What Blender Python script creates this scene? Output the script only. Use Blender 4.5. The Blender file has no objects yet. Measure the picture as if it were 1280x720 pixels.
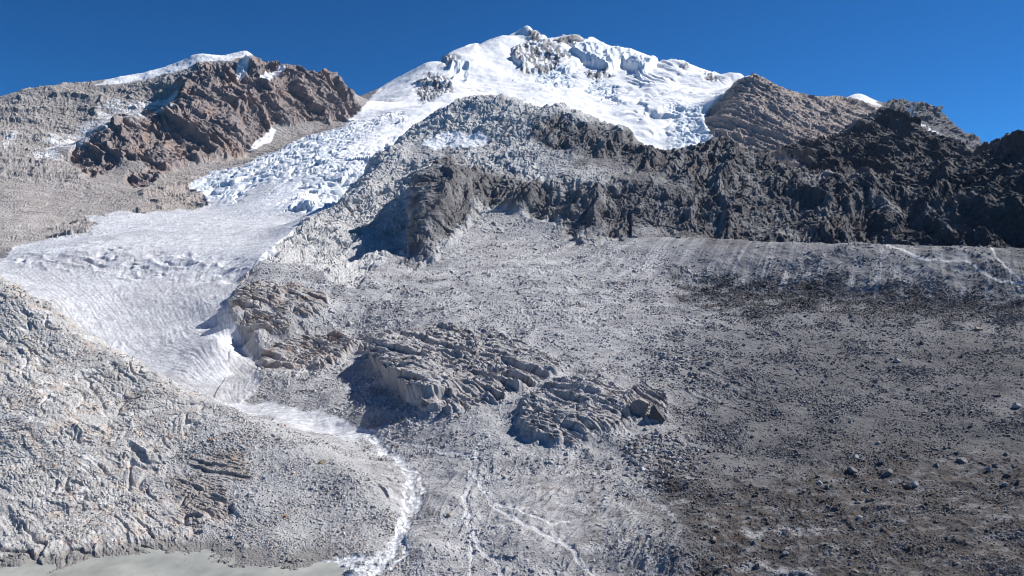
import bpy, math, random
import numpy as np
rng = np.random.default_rng(7)
random.seed(7)
F32 = np.float32

# ------------------------------------------------------------------ camera
FPX, HORIZ = 865.0, 310.0            # focal length and horizon row, in pixels of a 1280x720 frame
EYE = 125.0                          # camera height above the sea of coordinates (lake at z = 5)
sc = bpy.context.scene
col = sc.collection
cam_d = bpy.data.cameras.new('camera')
cam = bpy.data.objects.new('camera', cam_d); col.objects.link(cam)
cam.location = (0, 0, EYE); cam.rotation_euler = (math.radians(90), 0, 0)
cam_d.sensor_width = 36.0; cam_d.lens = 36.0 * FPX / 1280.0
cam_d.shift_y = -(360.0 - HORIZ) / 1280.0
cam_d.clip_start = 1.0; cam_d.clip_end = 40000.0
sc.camera = cam

# ------------------------------------------------------------------ sky, sun, exposure
SUN_AZ, SUN_EL = math.radians(66), math.radians(42)      # azimuth from the view direction (+Y) towards +X
w = bpy.data.worlds.new('World'); sc.world = w; w.use_nodes = True
nt = w.node_tree; nt.nodes.clear()
sky = nt.nodes.new('ShaderNodeTexSky'); sky.sky_type = 'NISHITA'; sky.sun_disc = False
sky.sun_elevation = SUN_EL; sky.sun_rotation = SUN_AZ
sky.altitude = 4900.0; sky.air_density = 1.0; sky.dust_density = 0.1; sky.ozone_density = 3.0
bg = nt.nodes.new('ShaderNodeBackground'); bg.inputs[1].default_value = 0.075
out = nt.nodes.new('ShaderNodeOutputWorld')
hsv = nt.nodes.new('ShaderNodeMix'); hsv.data_type = 'RGBA'; hsv.blend_type = 'MULTIPLY'; hsv.inputs[0].default_value = 1.0
hsv.inputs[7].default_value = (.085, .515, .87, 1)            # thin, dry air: a deeper blue
nt.links.new(sky.outputs[0], hsv.inputs[6]); nt.links.new(hsv.outputs[2], bg.inputs[0]); nt.links.new(bg.outputs[0], out.inputs[0])
sun_d = bpy.data.lights.new('sun', 'SUN'); sun_d.energy = 4.2; sun_d.angle = math.radians(0.53); sun_d.color = (1.0, 0.975, 0.94)
sun = bpy.data.objects.new('sun', sun_d); col.objects.link(sun)
sun.rotation_euler = (math.radians(90) - SUN_EL, 0, math.pi - SUN_AZ)
vs = sc.view_settings; vs.view_transform = 'Standard'; vs.look = 'None'; vs.gamma = 1.0; vs.exposure = 0.62
sc.cycles.pixel_filter_type = 'BLACKMAN_HARRIS'; sc.cycles.filter_width = 1.05
sc.cycles.max_bounces = 4; sc.cycles.diffuse_bounces = 2

# ------------------------------------------------------------------ noise
_r = np.random.default_rng(11)
_P = _r.permutation(65536).astype(np.int32)
_G = _r.uniform(0, 2 * np.pi, 65536); _GX = np.cos(_G).astype(F32); _GY = np.sin(_G).astype(F32)
_U = _r.random((3, 65536)).astype(F32)
def _h(ix, iy, seed):
    return _P[(ix * 7919 + _P[(iy + seed * 131) & 65535]) & 65535]
def gn(x, y, seed=0):                # gradient noise, about -0.7..0.7
    x = x.astype(F32); y = y.astype(F32)
    fx = np.floor(x); fy = np.floor(y); ix = fx.astype(np.int32); iy = fy.astype(np.int32)
    dx = x - fx; dy = y - fy
    sx = dx * dx * dx * (dx * (dx * 6 - 15) + 10); sy = dy * dy * dy * (dy * (dy * 6 - 15) + 10)
    def c(a, b):
        k = _h(ix + a, iy + b, seed); return _GX[k] * (dx - a) + _GY[k] * (dy - b)
    a = c(0, 0); a += (c(1, 0) - a) * sx
    b = c(0, 1); b += (c(1, 1) - b) * sx
    return a + (b - a) * sy
def fbm(x, y, octs=5, seed=0, gain=0.5):
    t = np.zeros(x.shape, F32); a = 1.0; f = 1.0
    for o in range(octs):
        t += a * gn(x * f + 17.3 * o, y * f - 9.1 * o, seed + o); a *= gain; f *= 2.07
    return t
def ridged(x, y, octs=5, seed=0, gain=0.5):
    t = np.zeros(x.shape, F32); a = 1.0; f = 1.0; prev = 1.0
    for o in range(octs):
        n = 1 - np.abs(gn(x * f + 11.7 * o, y * f + 5.3 * o, seed + o)) * 2.2
        n = np.clip(n, -0.3, 1); n = n * np.abs(n)
        t += a * n * prev; prev = np.clip(n * 1.4, 0.25, 1); a *= gain; f *= 2.07
    return t - 0.6
def worley(x, y, seed=0):            # F1, F2, random value of the nearest cell
    ix = np.floor(x).astype(np.int32); iy = np.floor(y).astype(np.int32)
    f1 = np.full(x.shape, 9, F32); f2 = f1.copy(); val = np.zeros(x.shape, F32)
    for a in (-1, 0, 1):
        for b in (-1, 0, 1):
            k = _h(ix + a, iy + b, seed)
            d = np.hypot(ix + a + _U[0][k] - x, iy + b + _U[1][k] - y).astype(F32)
            m = d < f1
            f2 = np.where(m, f1, np.minimum(f2, d)); val = np.where(m, _U[2][k], val); f1 = np.where(m, d, f1)
    return f1, f2, val
def sst(a, b, x):
    t = np.clip((x - a) / (b - a), 0, 1); return t * t * (3 - 2 * t)
def lerp(a, b, t): return a + (b - a) * t
def saw(x, up=0.85):                 # layered ledges: slow rise, sharp drop
    f = x - np.floor(x); return np.where(f < up, f / up, (1 - f) / (1 - up))

# ------------------------------------------------------------------ the lie of the land
# survey points (bearing, elevation angle as rows of a 1280x720 frame, and distance north in metres)
LINES = [
 # lake bed, shore and the near ground
 [(-300,1013,150),(300,1013,150)],[(420,970,150),(700,956,150)],[(800,930,150),(1600,840,150)],
 [(-300,770,236),(0,762,238),(180,755,240),(330,752,242)],
 [(-300,712,258),(0,705,263),(90,697,268),(180,690,273),(270,697,268),(330,708,261),(370,717,255)],
 [(410,722,254),(450,722,249),(520,722,252),(640,722,250),(760,722,244),(900,722,232),(1050,722,222),(1180,722,214),(1300,722,208),(1600,722,195)],
 # river and outwash plain
 [(450,718,250),(490,690,269),(505,655,296),(520,620,326),(515,595,352),(490,570,383),(455,545,418),(400,525,453),(330,510,484),(285,503,500)],
 [(545,595,346),(535,640,303),(530,690,264)],
 [(590,570,358),(600,640,296),(650,690,262)],[(700,620,306),(740,580,340)],[(800,640,284),(850,690,244),(850,600,308)],
 # left rock spur
 [(-300,200,620),(-150,270,560),(0,345,468),(30,360,456),(60,377,446),(130,430,418),(200,470,400),(260,502,385),(330,533,372),(420,572,343),(480,620,312),(502,665,286)],
 [(-150,540,335)],[(-150,400,440)],[(0,600,310)],[(0,500,348)],[(0,420,402)],[(60,440,395)],[(80,510,352)],[(150,640,300)],[(150,560,338)],[(150,500,378)],[(300,640,300)],[(300,590,328)],[(400,680,276)],[(400,620,312)],[(80,600,314)],[(220,600,322)],
 [(-150,370,680),(0,410,560),(60,440,530),(130,478,485),(200,508,455),(260,520,455),(330,525,450)],
 # glacier tongue
 [(-150,340,900),(0,375,720),(100,412,680),(150,442,630),(200,468,572),(250,488,516),(290,502,503)],
 [(300,470,560),(310,440,600),(288,415,645)],[(272,368,722),(255,374,712),(280,352,770)],[(265,400,662)],[(150,385,740),(240,402,672),(272,425,600)],[(262,412,630)],
 [(20,345,880),(100,345,870),(180,345,850),(250,350,810),(285,355,770)],
 [(0,322,1000),(30,318,980),(100,313,960),(200,313,950),(260,318,900),(305,328,845)],
 [(20,305,1080),(130,292,1110),(220,282,1150),(300,270,1220)],[(340,285,1060),(330,302,960)],
 [(130,274,1280),(200,263,1380),(260,262,1400),(320,250,1400),(370,240,1400),(395,255,1220)],
 [(300,235,1540),(360,215,1600),(420,200,1640)],[(440,212,1500)],
 [(240,237,1590),(290,215,1700),(350,187,1900),(420,160,2200),(455,146,2400),(500,140,2350),(530,132,2450)],[(470,180,1800),(500,160,2000)],
 # left margin, scree and the brown mountain
 [(-250,300,1100),(-100,300,1060),(0,305,1060)],[(0,280,1200),(60,288,1170),(100,272,1310),(130,264,1370),(230,258,1450)],
 [(-150,250,1400),(0,240,1400),(80,245,1450),(150,240,1520),(215,238,1560)],
 [(-150,225,1500),(60,215,1600),(120,220,1640),(160,232,1610),(210,212,1750),(270,198,1900),(340,172,2120),(400,158,2270),(440,146,2420)],
 [(0,190,1750),(60,185,1850),(120,175,1900)],[(100,150,2050),(170,148,2060),(210,132,2150)],
 [(80,185,1800),(110,172,1840),(140,150,1930),(180,143,1980),(210,138,2020),(230,110,2150),(250,82,2320)],
 [(-300,165,2000),(-60,140,2000),(0,130,2050),(20,124,2070),(60,110,2150),(120,103,2250),(180,92,2350),(220,80,2400),(245,68,2420),(280,69,2440),(315,68,2450),(325,82,2450),(355,80,2500),(410,92,2500),(440,122,2480),(452,134,2470)],
 [(280,130,2130),(350,120,2270)],[(300,165,2020)],[(400,125,2380)],[(200,180,1880)],[(110,205,1760)],
 [(-300,200,2600),(0,170,2600),(120,150,2800),(245,130,3000),(320,130,3000),(400,145,3000),(440,152,2800)],
 # grey rock hill and dark ridge: skyline
 [(290,398,640),(300,362,720),(330,322,830),(370,292,960),(400,265,1050),(450,222,1180),(480,190,1260),(510,160,1340),(540,142,1380),(570,128,1400),(610,118,1400),(650,127,1380),(700,132,1360),(740,142,1350),(790,168,1330),(812,182,1330),(835,180,1320),(880,172,1300),(910,174,1290),(950,190,1280),(1000,212,1270),(1040,215,1260),(1100,212,1230),(1150,203,1200),(1180,195,1180),(1220,185,1130),(1280,168,1080),(1400,140,1050),(1600,100,1000)],
 [(400,278,1130),(450,248,1310),(500,212,1540),(560,188,1680),(610,182,1700),(700,192,1700),(790,230,1620),(880,240,1580),(950,250,1540),(1040,268,1500),(1150,272,1450),(1280,240,1360),(1400,225,1320),(1600,200,1250)],
 # hill front
 [(520,186,1250),(560,178,1270),(610,178,1270)],[(480,240,1120),(430,280,1020)],[(400,320,890),(450,305,940),(500,325,860)],
 [(530,212,1165),(518,240,1100),(508,280,1000),(505,310,910)],[(552,195,1200),(548,225,1080),(540,255,990),(530,290,920),(515,332,850)],
 [(580,300,915),(600,275,985),(640,268,1005)],[(590,225,1090),(630,215,1110)],[(650,190,1160),(700,172,1220)],[(700,200,1150),(640,200,1150)],[(750,200,1180),(800,215,1170)],
 [(690,292,950),(740,305,895),(800,292,940),(850,297,915),(950,304,930),(1050,312,910),(1150,316,880),(1280,322,830),(1600,330,700)],
 [(690,225,1060),(760,230,1055),(850,225,1080),(900,215,1120),(950,225,1120),(1000,250,1060),(1100,250,1030),(1200,240,990),(1280,220,950),(1600,190,860)],
 [(640,232,1050)],[(900,255,1010)],[(1100,285,955)],[(1280,290,890)],
 # lateral moraine
 [(800,296,915),(860,296,885),(950,301,830),(1050,304,780),(1150,307,730),(1280,312,670),(1400,318,620),(1600,330,560)],
 [(950,314,868),(1050,320,828),(1150,325,785),(1280,332,735),(1600,350,610)],
 [(770,332,800),(850,350,765),(950,364,712),(1050,366,675),(1150,374,635),(1280,385,585),(1600,410,490)],
 # boulder plain
 [(640,330,800),(560,342,790),(450,352,750),(400,372,695)],[(640,395,610),(720,400,590)],[(850,420,545),(1000,420,540),(1150,430,508),(1280,440,468),(1600,460,400)],[(900,390,620),(1050,390,606),(1200,402,565)],
 [(850,500,420),(1000,500,415),(1150,500,398),(1280,505,372),(1600,520,320)],
 [(830,560,352),(900,560,352),(1000,580,325),(1100,575,318),(1200,580,308),(1280,590,295),(1600,600,262)],[(900,640,280),(1050,650,262),(1200,650,253),(1280,655,245)],
 # bedrock outcrops of the valley floor
 [(340,502,498),(380,482,515),(420,495,484)],[(430,470,530),(440,490,490),(450,503,462),(480,512,438)],[(462,452,548),(485,475,500),(505,495,462),(520,510,436)],
 [(330,452,590),(380,424,630),(440,420,635),(480,424,620)],[(340,466,545),(370,466,550),(430,452,565),(470,448,570)],
 [(500,418,600),(560,413,595),(620,424,560),(690,448,505)],[(535,513,424),(560,510,424),(600,530,392),(640,547,372),(700,556,360),(780,522,388)],[(492,440,545),(515,462,500),(532,488,455)],
 [(540,462,495),(620,482,455),(700,500,418)],[(770,480,440),(810,520,395)],
 [(300,362,715),(340,356,735),(400,372,690)],[(296,412,625),(320,418,605),(360,410,625),(405,392,660)],[(430,400,660),(520,395,650)],
 # snow mountain
 [(455,132,3000),(480,112,3200),(510,95,3350),(535,80,3450),(560,76,3600),(590,62,3750),(620,49,3900),(632,43,3980),(642,44,4030),(651,40,4070),(660,32,4100),(667,41,4120),(676,49,4150),(688,55,4200),(696,48,4300),(706,44,4350),(716,43,4360),(726,49,4330),(736,63,4220),(775,68,4100),(795,75,4050),(815,85,3900),(835,76,3750),(850,77,3700),(870,88,3600),(900,93,3500),(930,97,3350)],
 [(500,122,2950),(540,105,3100),(560,90,3300)],[(480,127,2850),(540,122,2700)],[(600,100,3250),(650,96,3380),(690,98,3380),(720,85,3650)],[(620,75,3600),(640,60,3850),(665,70,3800)],
 [(700,110,3150),(760,106,3250)],[(740,78,3800),(780,92,3520)],[(760,80,3750)],[(820,102,3300),(850,96,3430),(880,102,3330)],[(870,112,3120),(800,116,3080)],[(750,125,2900),(820,135,2780),(880,130,2830)],[(900,112,3080),(925,108,3100)],
 [(560,118,2800),(620,116,2880),(640,128,2600),(700,132,2650)],[(780,152,2530),(850,160,2480),(890,146,2620)],[(830,180,2330),(880,172,2330),(905,186,2180)],
 [(600,155,2150),(700,170,2150),(800,205,2050),(880,212,1960)],
 [(430,170,4000),(500,140,4300),(560,115,4600),(660,90,5200),(720,95,5300),(800,120,5000),(900,130,4600)],
 # brown and dark mountains on the right, far peak
 [(888,150,2480),(908,122,2640),(926,99,2700),(934,93,2715),(942,92,2720),(952,96,2722),(964,104,2722),(985,117,2740),(1020,121,2760),(1060,123,2780),(1090,130,2750),(1110,142,2650),(1130,160,2550)],
 [(900,172,2270),(930,132,2450),(980,150,2350),(1040,150,2400)],[(930,200,2000),(1000,190,2060),(1050,172,2200)],[(960,215,1880)],
 [(990,180,1940),(1030,172,1950),(1060,158,1970),(1085,145,2000),(1110,138,2020),(1130,143,2020),(1160,160,1980),(1190,180,1900),(1215,191,1850),(1260,215,1750)],
 [(1010,205,1750),(1060,200,1750),(1100,182,1800),(1150,197,1740)],[(1000,228,1640),(1100,235,1600),(1200,225,1600)],[(1070,160,2150),(1110,162,2240),(1160,186,2240),(1200,205,2200)],
 [(940,140,3300),(1020,160,3300),(1080,168,3400),(1150,195,3200),(1200,210,3000),(1280,225,2500),(1600,225,2200)],
 [(1040,135,4700),(1060,121,4700),(1075,117,4700),(1095,126,4700),(1112,131,4650),(1124,137,4600),(1132,131,4560),(1146,132,4530),(1156,127,4500),(1163,133,4470),(1172,148,4400),(1190,165,4300),(1218,188,4100),(1260,215,4000),(1400,240,3900)],
 [(1100,152,4100),(1130,155,4150),(1150,168,3900),(1190,192,3700)],[(1080,165,5600),(1160,185,5600),(1250,230,5200),(1600,250,5200)],
 [(-300,285,6400),(1600,285,6400)],[(-300,230,4200),(-100,220,4000),(200,200,4000)],
]
pts = []
for L in LINES:
    if len(L) == 1: pts.append(L[0]); continue
    for a, b in zip(L[:-1], L[1:]):
        n = max(1, int(math.hypot((b[0] - a[0]) / 24.0, (math.log(b[2] / a[2])) / 0.03, (b[1] - a[1]) / 40)))
        n = min(n, 14)
        for k in range(n):
            t = k / n
            pts.append((a[0] + (b[0] - a[0]) * t, a[1] + (b[1] - a[1]) * t, a[2] * (b[2] / a[2]) ** t))
    pts.append(L[-1])
pts = np.array(pts, np.float64)
def rbf_fit(p, val, c=0.009, smooth=5e-5):
    d = np.sqrt((p[:, None, 0] - p[None, :, 0]) ** 2 + (p[:, None, 1] - p[None, :, 1]) ** 2 + c * c)
    n = len(p); A = np.zeros((n + 3, n + 3)); A[:n, :n] = d - smooth * np.eye(n)
    Q = np.c_[np.ones(n), p]; A[:n, n:] = Q; A[n:, :n] = Q.T
    return np.linalg.lstsq(A, np.r_[val, 0, 0, 0], rcond=1e-10)[0]
def rbf_eval(p, wts, x, y, c=0.009):
    o = np.empty(x.shape, F32); xf = x.ravel(); yf = y.ravel(); of = o.ravel(); n = len(p)
    px = p[:, 0].astype(F32); py = p[:, 1].astype(F32); wf = wts[:n].astype(F32)
    for s in range(0, len(xf), 20000):
        a = xf[s:s + 20000].astype(F32)[:, None] - px; b = yf[s:s + 20000].astype(F32)[:, None] - py
        of[s:s + 20000] = np.sqrt(a * a + b * b + F32(c * c)) @ wf + (wts[n] + wts[n + 1] * xf[s:s + 20000] + wts[n + 2] * yf[s:s + 20000])
    return of.reshape(x.shape)
P2 = np.c_[(pts[:, 0] - 640) / FPX, np.log(pts[:, 2])]
W = rbf_fit(P2, (HORIZ - pts[:, 1]) / FPX)
L0, L1 = math.log(150.0), math.log(6200.0)
U0, U1 = -260.0, 1540.0
cu = np.arange(U0, U1 + 1, 4.0); cl = np.linspace(L0, L1, 900)
CU, CL = np.meshgrid((cu - 640) / FPX, cl)
CT = rbf_eval(P2, W, CU, CL)                              # tangent of elevation, [row, column]

# rows of the land mesh lie close where it faces the eye, wide where nobody sees it
vpx = HORIZ - FPX * CT
run = np.minimum.accumulate(vpx, axis=0)
vis = (vpx <= run + 0.5)
dv = np.abs(np.gradient(vpx, axis=0))
wt = np.where(vis, dv, dv * 0.12) * np.clip((760 - vpx) / 30, 0.05, 1) + 0.10
def box(a, k, ax):
    k = int(k)
    if k < 1: return a
    pad = [(0, 0)] * a.ndim; pad[ax] = (k + 1, k)
    c = np.cumsum(np.pad(a, pad, mode='edge'), axis=ax, dtype=np.float64)
    n = a.shape[ax]
    return ((np.take(c, np.arange(2 * k + 1, 2 * k + 1 + n), ax) - np.take(c, np.arange(0, n), ax)) / (2 * k + 1)).astype(a.dtype)
wt = box(box(box(wt, 6, 0), 10, 1), 6, 1)
NR = 1350
u_cols = np.r_[np.arange(U0, 0, 5.0), np.arange(0, 1280, 1.0), np.arange(1280, U1, 5.0)]
NC = len(u_cols)
cum = np.cumsum(wt, axis=0); cum = (cum - cum[0]) / (cum[-1] - cum[0])
ci = np.clip((u_cols - U0) / 4.0, 0, len(cu) - 1.001); i0 = ci.astype(int); fr = ci - i0
cumc = cum[:, i0] * (1 - fr) + cum[:, i0 + 1] * fr
LY = np.empty((NR, NC)); q = np.linspace(0, 1, NR)
for j in range(NC): LY[:, j] = np.interp(q, cumc[:, j], cl)
UU = np.broadcast_to(u_cols, (NR, NC))
def lookup(tab, uu, ly):                                   # bilinear
    a = np.clip((uu - U0) / 4.0, 0, tab.shape[1] - 1.001); b = np.clip((ly - L0) / (L1 - L0) * (len(cl) - 1), 0, len(cl) - 1.001)
    ia = a.astype(int); ib = b.astype(int); fa = (a - ia).astype(F32); fb = (b - ib).astype(F32)
    t = tab
    return (t[ib, ia] * (1 - fa) + t[ib, ia + 1] * fa) * (1 - fb) + (t[ib + 1, ia] * (1 - fa) + t[ib + 1, ia + 1] * fa) * fb
T = lookup(CT, UU, LY)
Y = np.exp(LY).astype(F32); X = (Y * (UU - 640) / FPX).astype(F32); Z = (EYE + Y * T).astype(F32)
V = (HORIZ - FPX * T).astype(F32); U = UU.astype(F32)
print('land grid', NR, NC, 'survey points', len(pts))

def normals(X, Y, Z):
    ax, ay, az = np.gradient(X, axis=1), np.gradient(Y, axis=1), np.gradient(Z, axis=1)
    bx, by, bz = np.gradient(X, axis=0), np.gradient(Y, axis=0), np.gradient(Z, axis=0)
    nx = ay * bz - az * by; ny = az * bx - ax * bz; nz = ax * by - ay * bx
    l = np.sqrt(nx * nx + ny * ny + nz * nz) + 1e-9
    return nx / l, ny / l, nz / l

# ------------------------------------------------------------------ zones of rock, scree, ice and snow
RW, RH, RX, RY = 1960, 860, 330, 30
def poly_mask(poly):
    m = np.zeros((RH, RW), bool); p = np.array(poly, float) + (RX, RY)
    x0, x1 = int(max(0, p[:, 0].min())), int(min(RW, p[:, 0].max() + 2)); y0, y1 = int(max(0, p[:, 1].min())), int(min(RH, p[:, 1].max() + 2))
    if x1 <= x0 or y1 <= y0: return m
    gx, gy = np.meshgrid(np.arange(x0, x1) + .5, np.arange(y0, y1) + .5); ins = np.zeros(gx.shape, bool)
    for (ax, ay), (bx, by) in zip(p, np.roll(p, -1, 0)):
        if ay == by: continue
        ins ^= ((ay > gy) != (by > gy)) & (gx < (bx - ax) * (gy - ay) / (by - ay) + ax)
    m[y0:y1, x0:x1] = ins; return m
def line_mask(line, wd):
    m = np.zeros((RH, RW), F32); p = np.array(line, float) + (RX, RY)
    wd = np.broadcast_to(np.array(wd, float), (len(p),))
    for k in range(len(p) - 1):
        a, b = p[k], p[k + 1]; r = max(wd[k], wd[k + 1]) + 2
        x0, x1 = int(max(0, min(a[0], b[0]) - r)), int(min(RW, max(a[0], b[0]) + r + 1)); y0, y1 = int(max(0, min(a[1], b[1]) - r)), int(min(RH, max(a[1], b[1]) + r + 1))
        gx, gy = np.meshgrid(np.arange(x0, x1) + .5, np.arange(y0, y1) + .5)
        d = b - a; t = np.clip(((gx - a[0]) * d[0] + (gy - a[1]) * d[1]) / (d @ d + 1e-9), 0, 1)
        ds = np.hypot(gx - a[0] - t * d[0], gy - a[1] - t * d[1]); ww = wd[k] + (wd[k + 1] - wd[k]) * t
        m[y0:y1, x0:x1] = np.maximum(m[y0:y1, x0:x1], np.clip(ww - ds + .5, 0, 1))
    return m
qx = ((U - 640) / FPX * 1000).astype(F32); qy = (LY * 1000).astype(F32)      # plan coordinates in which things look alike at every distance
wu = (fbm(qx / 42, qy / 42, 4, 101) * 9).astype(F32); wv = (fbm(qx / 36, qy / 60, 4, 131) * 7).astype(F32)
def ras(m, warp=1.0, blur=0):
    m = m.astype(F32)
    if blur: m = box(box(box(box(m, blur, 0), blur, 1), blur // 2, 0), blur // 2, 1)
    a = np.clip(U + wu * warp + RX - .5, 0, RW - 1.01); b = np.clip(V + wv * warp + RY - .5, 0, RH - 1.01)
    ia = a.astype(np.int32); ib = b.astype(np.int32); fa = a - ia; fb = b - ib
    return ((m[ib, ia] * (1 - fa) + m[ib, ia + 1] * fa) * (1 - fb) + (m[ib + 1, ia] * (1 - fa) + m[ib + 1, ia + 1] * fa) * fb).astype(F32)
def area(*polys, warp=1.0, blur=1, gate=None):
    m = poly_mask(polys[0])
    for p in polys[1:]: m |= poly_mask(p)
    r = ras(m, warp, blur)
    return r if gate is None else r * gate
def curve(table):                                           # distance as a function of bearing
    t = np.array(table, float); return np.interp(u_cols, t[:, 0], t[:, 1])[None, :]
SPUR = curve([(-300,650),(-150,590),(0,488),(30,475),(60,465),(130,436),(200,416),(260,400),(330,385),(420,352),(480,318),(505,292),(515,230),(520,100),(1600,100)])
HILL = curve([(-300,200),(255,470),(285,560),(290,660),(300,740),(330,855),(370,990),(400,1085),(450,1230),(480,1320),(510,1410),(540,1460),(570,1480),(610,1490),(650,1470),(740,1430),(790,1405),(835,1390),(880,1370),(950,1340),(1040,1320),(1150,1270),(1220,1200),(1280,1150),(1400,1120),(1600,1070)])
MOR = curve([(-300,99999),(755,99999),(790,930),(800,922),(860,888),(950,834),(1050,784),(1150,734),(1280,674),(1400,624),(1600,564)])
KNOB = curve([(-300,99999),(940,99999),(960,1960),(1030,1990),(1110,2050),(1190,1950),(1260,1790),(1600,1700)])
dom0 = Y < SPUR
dom1 = ~dom0 & (Y < HILL)
dom2 = ~dom0 & ~dom1
d0 = dom0.astype(F32); d1 = dom1.astype(F32); d2 = dom2.astype(F32)
ridge = d1 * (Y > MOR)                                       # dark ridge behind the moraine crest
front = d1 * (Y <= MOR)

m_glac = area([(-60,330),(-60,322),(0,322),(20,308),(60,300),(110,291),(122,280),(108,270),(150,266),(240,264),(262,258),(258,242),(238,232),(262,215),(300,208),(340,190),(380,172),(430,157),(455,147),(500,136),(520,150),(620,150),(620,300),(420,300),(375,305),(335,322),(303,346),(288,372),(288,398),(303,425),(318,450),(326,472),(318,490),(300,504),(262,506),(200,520),(130,500),(60,470),(-60,440)], warp=.6, gate=d2 + d1 * (UU < 345))
m_snow = area([(430,152),(458,132),(480,100),(560,60),(640,10),(760,10),(940,80),(938,96),(922,98),(905,118),(885,140),(880,155),(895,172),(905,186),(935,210),(935,260),(400,260),(400,205),(500,150),(455,148)], warp=.5, gate=d2 * (Y > 1640) * (UU > 400) * (Y < 5000))
m_snow = np.where((Y > 1650) & (UU > 520) & (UU < 880) & dom2, 1, m_snow) * (UU > 425)
m_far = d2 * (Y > 3250) * (UU > 985)
m_knob = d2 * area([(965,185),(1000,172),(1035,168),(1060,154),(1085,143),(1110,132),(1135,140),(1165,155),(1200,178),(1240,190),(1600,190),(1600,260),(960,260),(1000,230),(1000,200)], warp=1.2, blur=2) * (Y < KNOB)
m_brown = d2 * (1 - np.clip(m_snow, 0, 1)) * (UU > 870) * (Y < 3250) * (1 - m_knob)
m_left = d2 * (1 - m_glac) * (1 - np.clip(m_snow, 0, 1)) * (UU < 560)
# rock inside the snow mountain
snowrock = area([(514,104),(530,94),(545,90),(560,92),(565,108),(575,112),(560,118),(548,124),(530,126),(518,116),(528,108)], [(545,80),(560,74),(575,78),(576,84),(560,84)],
                [(637,72),(650,58),(655,46),(662,36),(672,40),(690,56),(705,68),(712,78),(700,84),(685,92),(672,90),(655,92),(645,86),(650,78)],
                [(690,50),(700,44),(712,42),(728,50),(734,62),(724,58),(706,55),(700,60)], [(848,74),(862,84),(858,88),(850,80)], [(878,94),(892,92),(903,102),(895,106),(884,99)], [(733,94),(745,88),(765,92),(762,98),(742,100)], warp=.9, blur=2) * m_snow

rim = sst(1.015, 1.09, Y / MOR)
m_crag = area([(330,322),(370,280),(400,250),(450,200),(480,170),(510,140),(540,122),(570,108),(610,98),(700,110),(812,160),(880,150),(1000,190),(1180,170),(1280,140),(1600,60),(1600,340),(1280,312),(1000,303),(870,297),(850,298),(800,290),(760,302),(735,305),(700,285),(650,262),(610,268),(575,294),(545,322),(520,338),(503,334),(500,305),(470,335),(445,356),(410,346),(380,330),(345,326)], warp=1.2, blur=3, gate=d1)
m_crag *= np.where((front > 0) & (UU > 850), 0, 1)
m_crag = np.maximum(m_crag, ridge * (Y < 1500)) * np.where(ridge > 0, rim, 1)
smooth_patch = area([(668,200),(700,182),(760,195),(800,212),(870,228),(850,240),(780,224),(700,222)], [(500,190),(530,170),(610,166),(616,186),(560,188),(520,205)], warp=1.5, blur=5)
m_crag *= 1 - 0.75 * smooth_patch
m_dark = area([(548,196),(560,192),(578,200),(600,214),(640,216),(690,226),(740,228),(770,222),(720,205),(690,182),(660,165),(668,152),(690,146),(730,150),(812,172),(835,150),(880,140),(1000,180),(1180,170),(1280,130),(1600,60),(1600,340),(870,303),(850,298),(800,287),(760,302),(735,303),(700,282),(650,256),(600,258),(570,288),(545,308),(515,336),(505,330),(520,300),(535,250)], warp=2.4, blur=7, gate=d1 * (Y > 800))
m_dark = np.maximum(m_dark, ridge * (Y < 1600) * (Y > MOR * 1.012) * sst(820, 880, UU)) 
OUT = [
 [(285,378),(298,362),(320,356),(345,358),(356,372),(340,386),(300,394),(287,392)],
 [(345,362),(372,354),(402,367),(407,385),(382,399),(352,396),(338,382)],
 [(292,400),(320,390),(350,396),(364,408),(340,420),(312,416)],
 [(318,458),(345,430),(380,421),(430,419),(446,430),(430,450),(400,463),(350,468),(322,468)],
 [(430,426),(480,417),(502,424),(490,442),(452,446)],
 [(520,514),(504,497),(484,476),(466,455),(478,440),(500,423),(540,411),(600,412),(660,434),(702,453),(708,466),(680,482),(640,500),(600,512),(560,516),(535,518)],
 [(776,524),(783,494),(800,480),(820,489),(836,498),(834,526),(812,534),(794,530)],
 [(652,505),(690,485),(740,473),(772,480),(786,500),(784,538),(740,554),(700,560),(662,550),(648,524)],
]
m_outs = [area(p, warp=1.0, blur=1, gate=d1 * (Y < 780)) for p in OUT]
m_out = np.clip(sum(m_outs), 0, 1)
m_spur = area([(-300,100),(0,335),(60,365),(130,420),(200,460),(252,496),(240,540),(205,570),(215,602),(280,612),(300,640),(255,662),(215,720),(-300,800)], warp=2.0, blur=6, gate=d0)
m_tundra = area([(800,596),(850,576),(900,600),(1000,588),(1050,556),(1280,572),(1600,560),(1600,800),(850,800),(870,700),(835,650)], warp=3, blur=22, gate=d1)
RIVER = [(408,722),(440,712),(470,706),(490,690),(497,665),(508,645),(518,622),(514,600),(505,585),(488,565),(462,548)]
m_river = ras(line_mask(RIVER, [24,17,11,6.5,5,5.5,5,6,5,5.5,5]), 0.9, 0) * (d0 + d1) * (Y < 470)
for l, wd in (([(455,540),(478,552),(500,572),(524,598),(530,618),(520,640)], 2.4), ([(508,600),(500,622),(512,645),(506,668),(484,690),(470,712)], 2.6), ([(500,664),(510,690),(490,712)], 3)):
    m_river = np.maximum(m_river, ras(line_mask(l, wd), 1.2, 0) * (d0 + d1) * (Y < 470))
m_river *= sst(-.42, -.18, fbm(qx / 9, qy / 12, 3, 1211)) 
m_pond = area([(262,503),(300,502),(345,505),(390,515),(440,528),(470,546),(455,552),(400,540),(340,524),(300,514)], warp=.9, blur=1, gate=d1)
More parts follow.
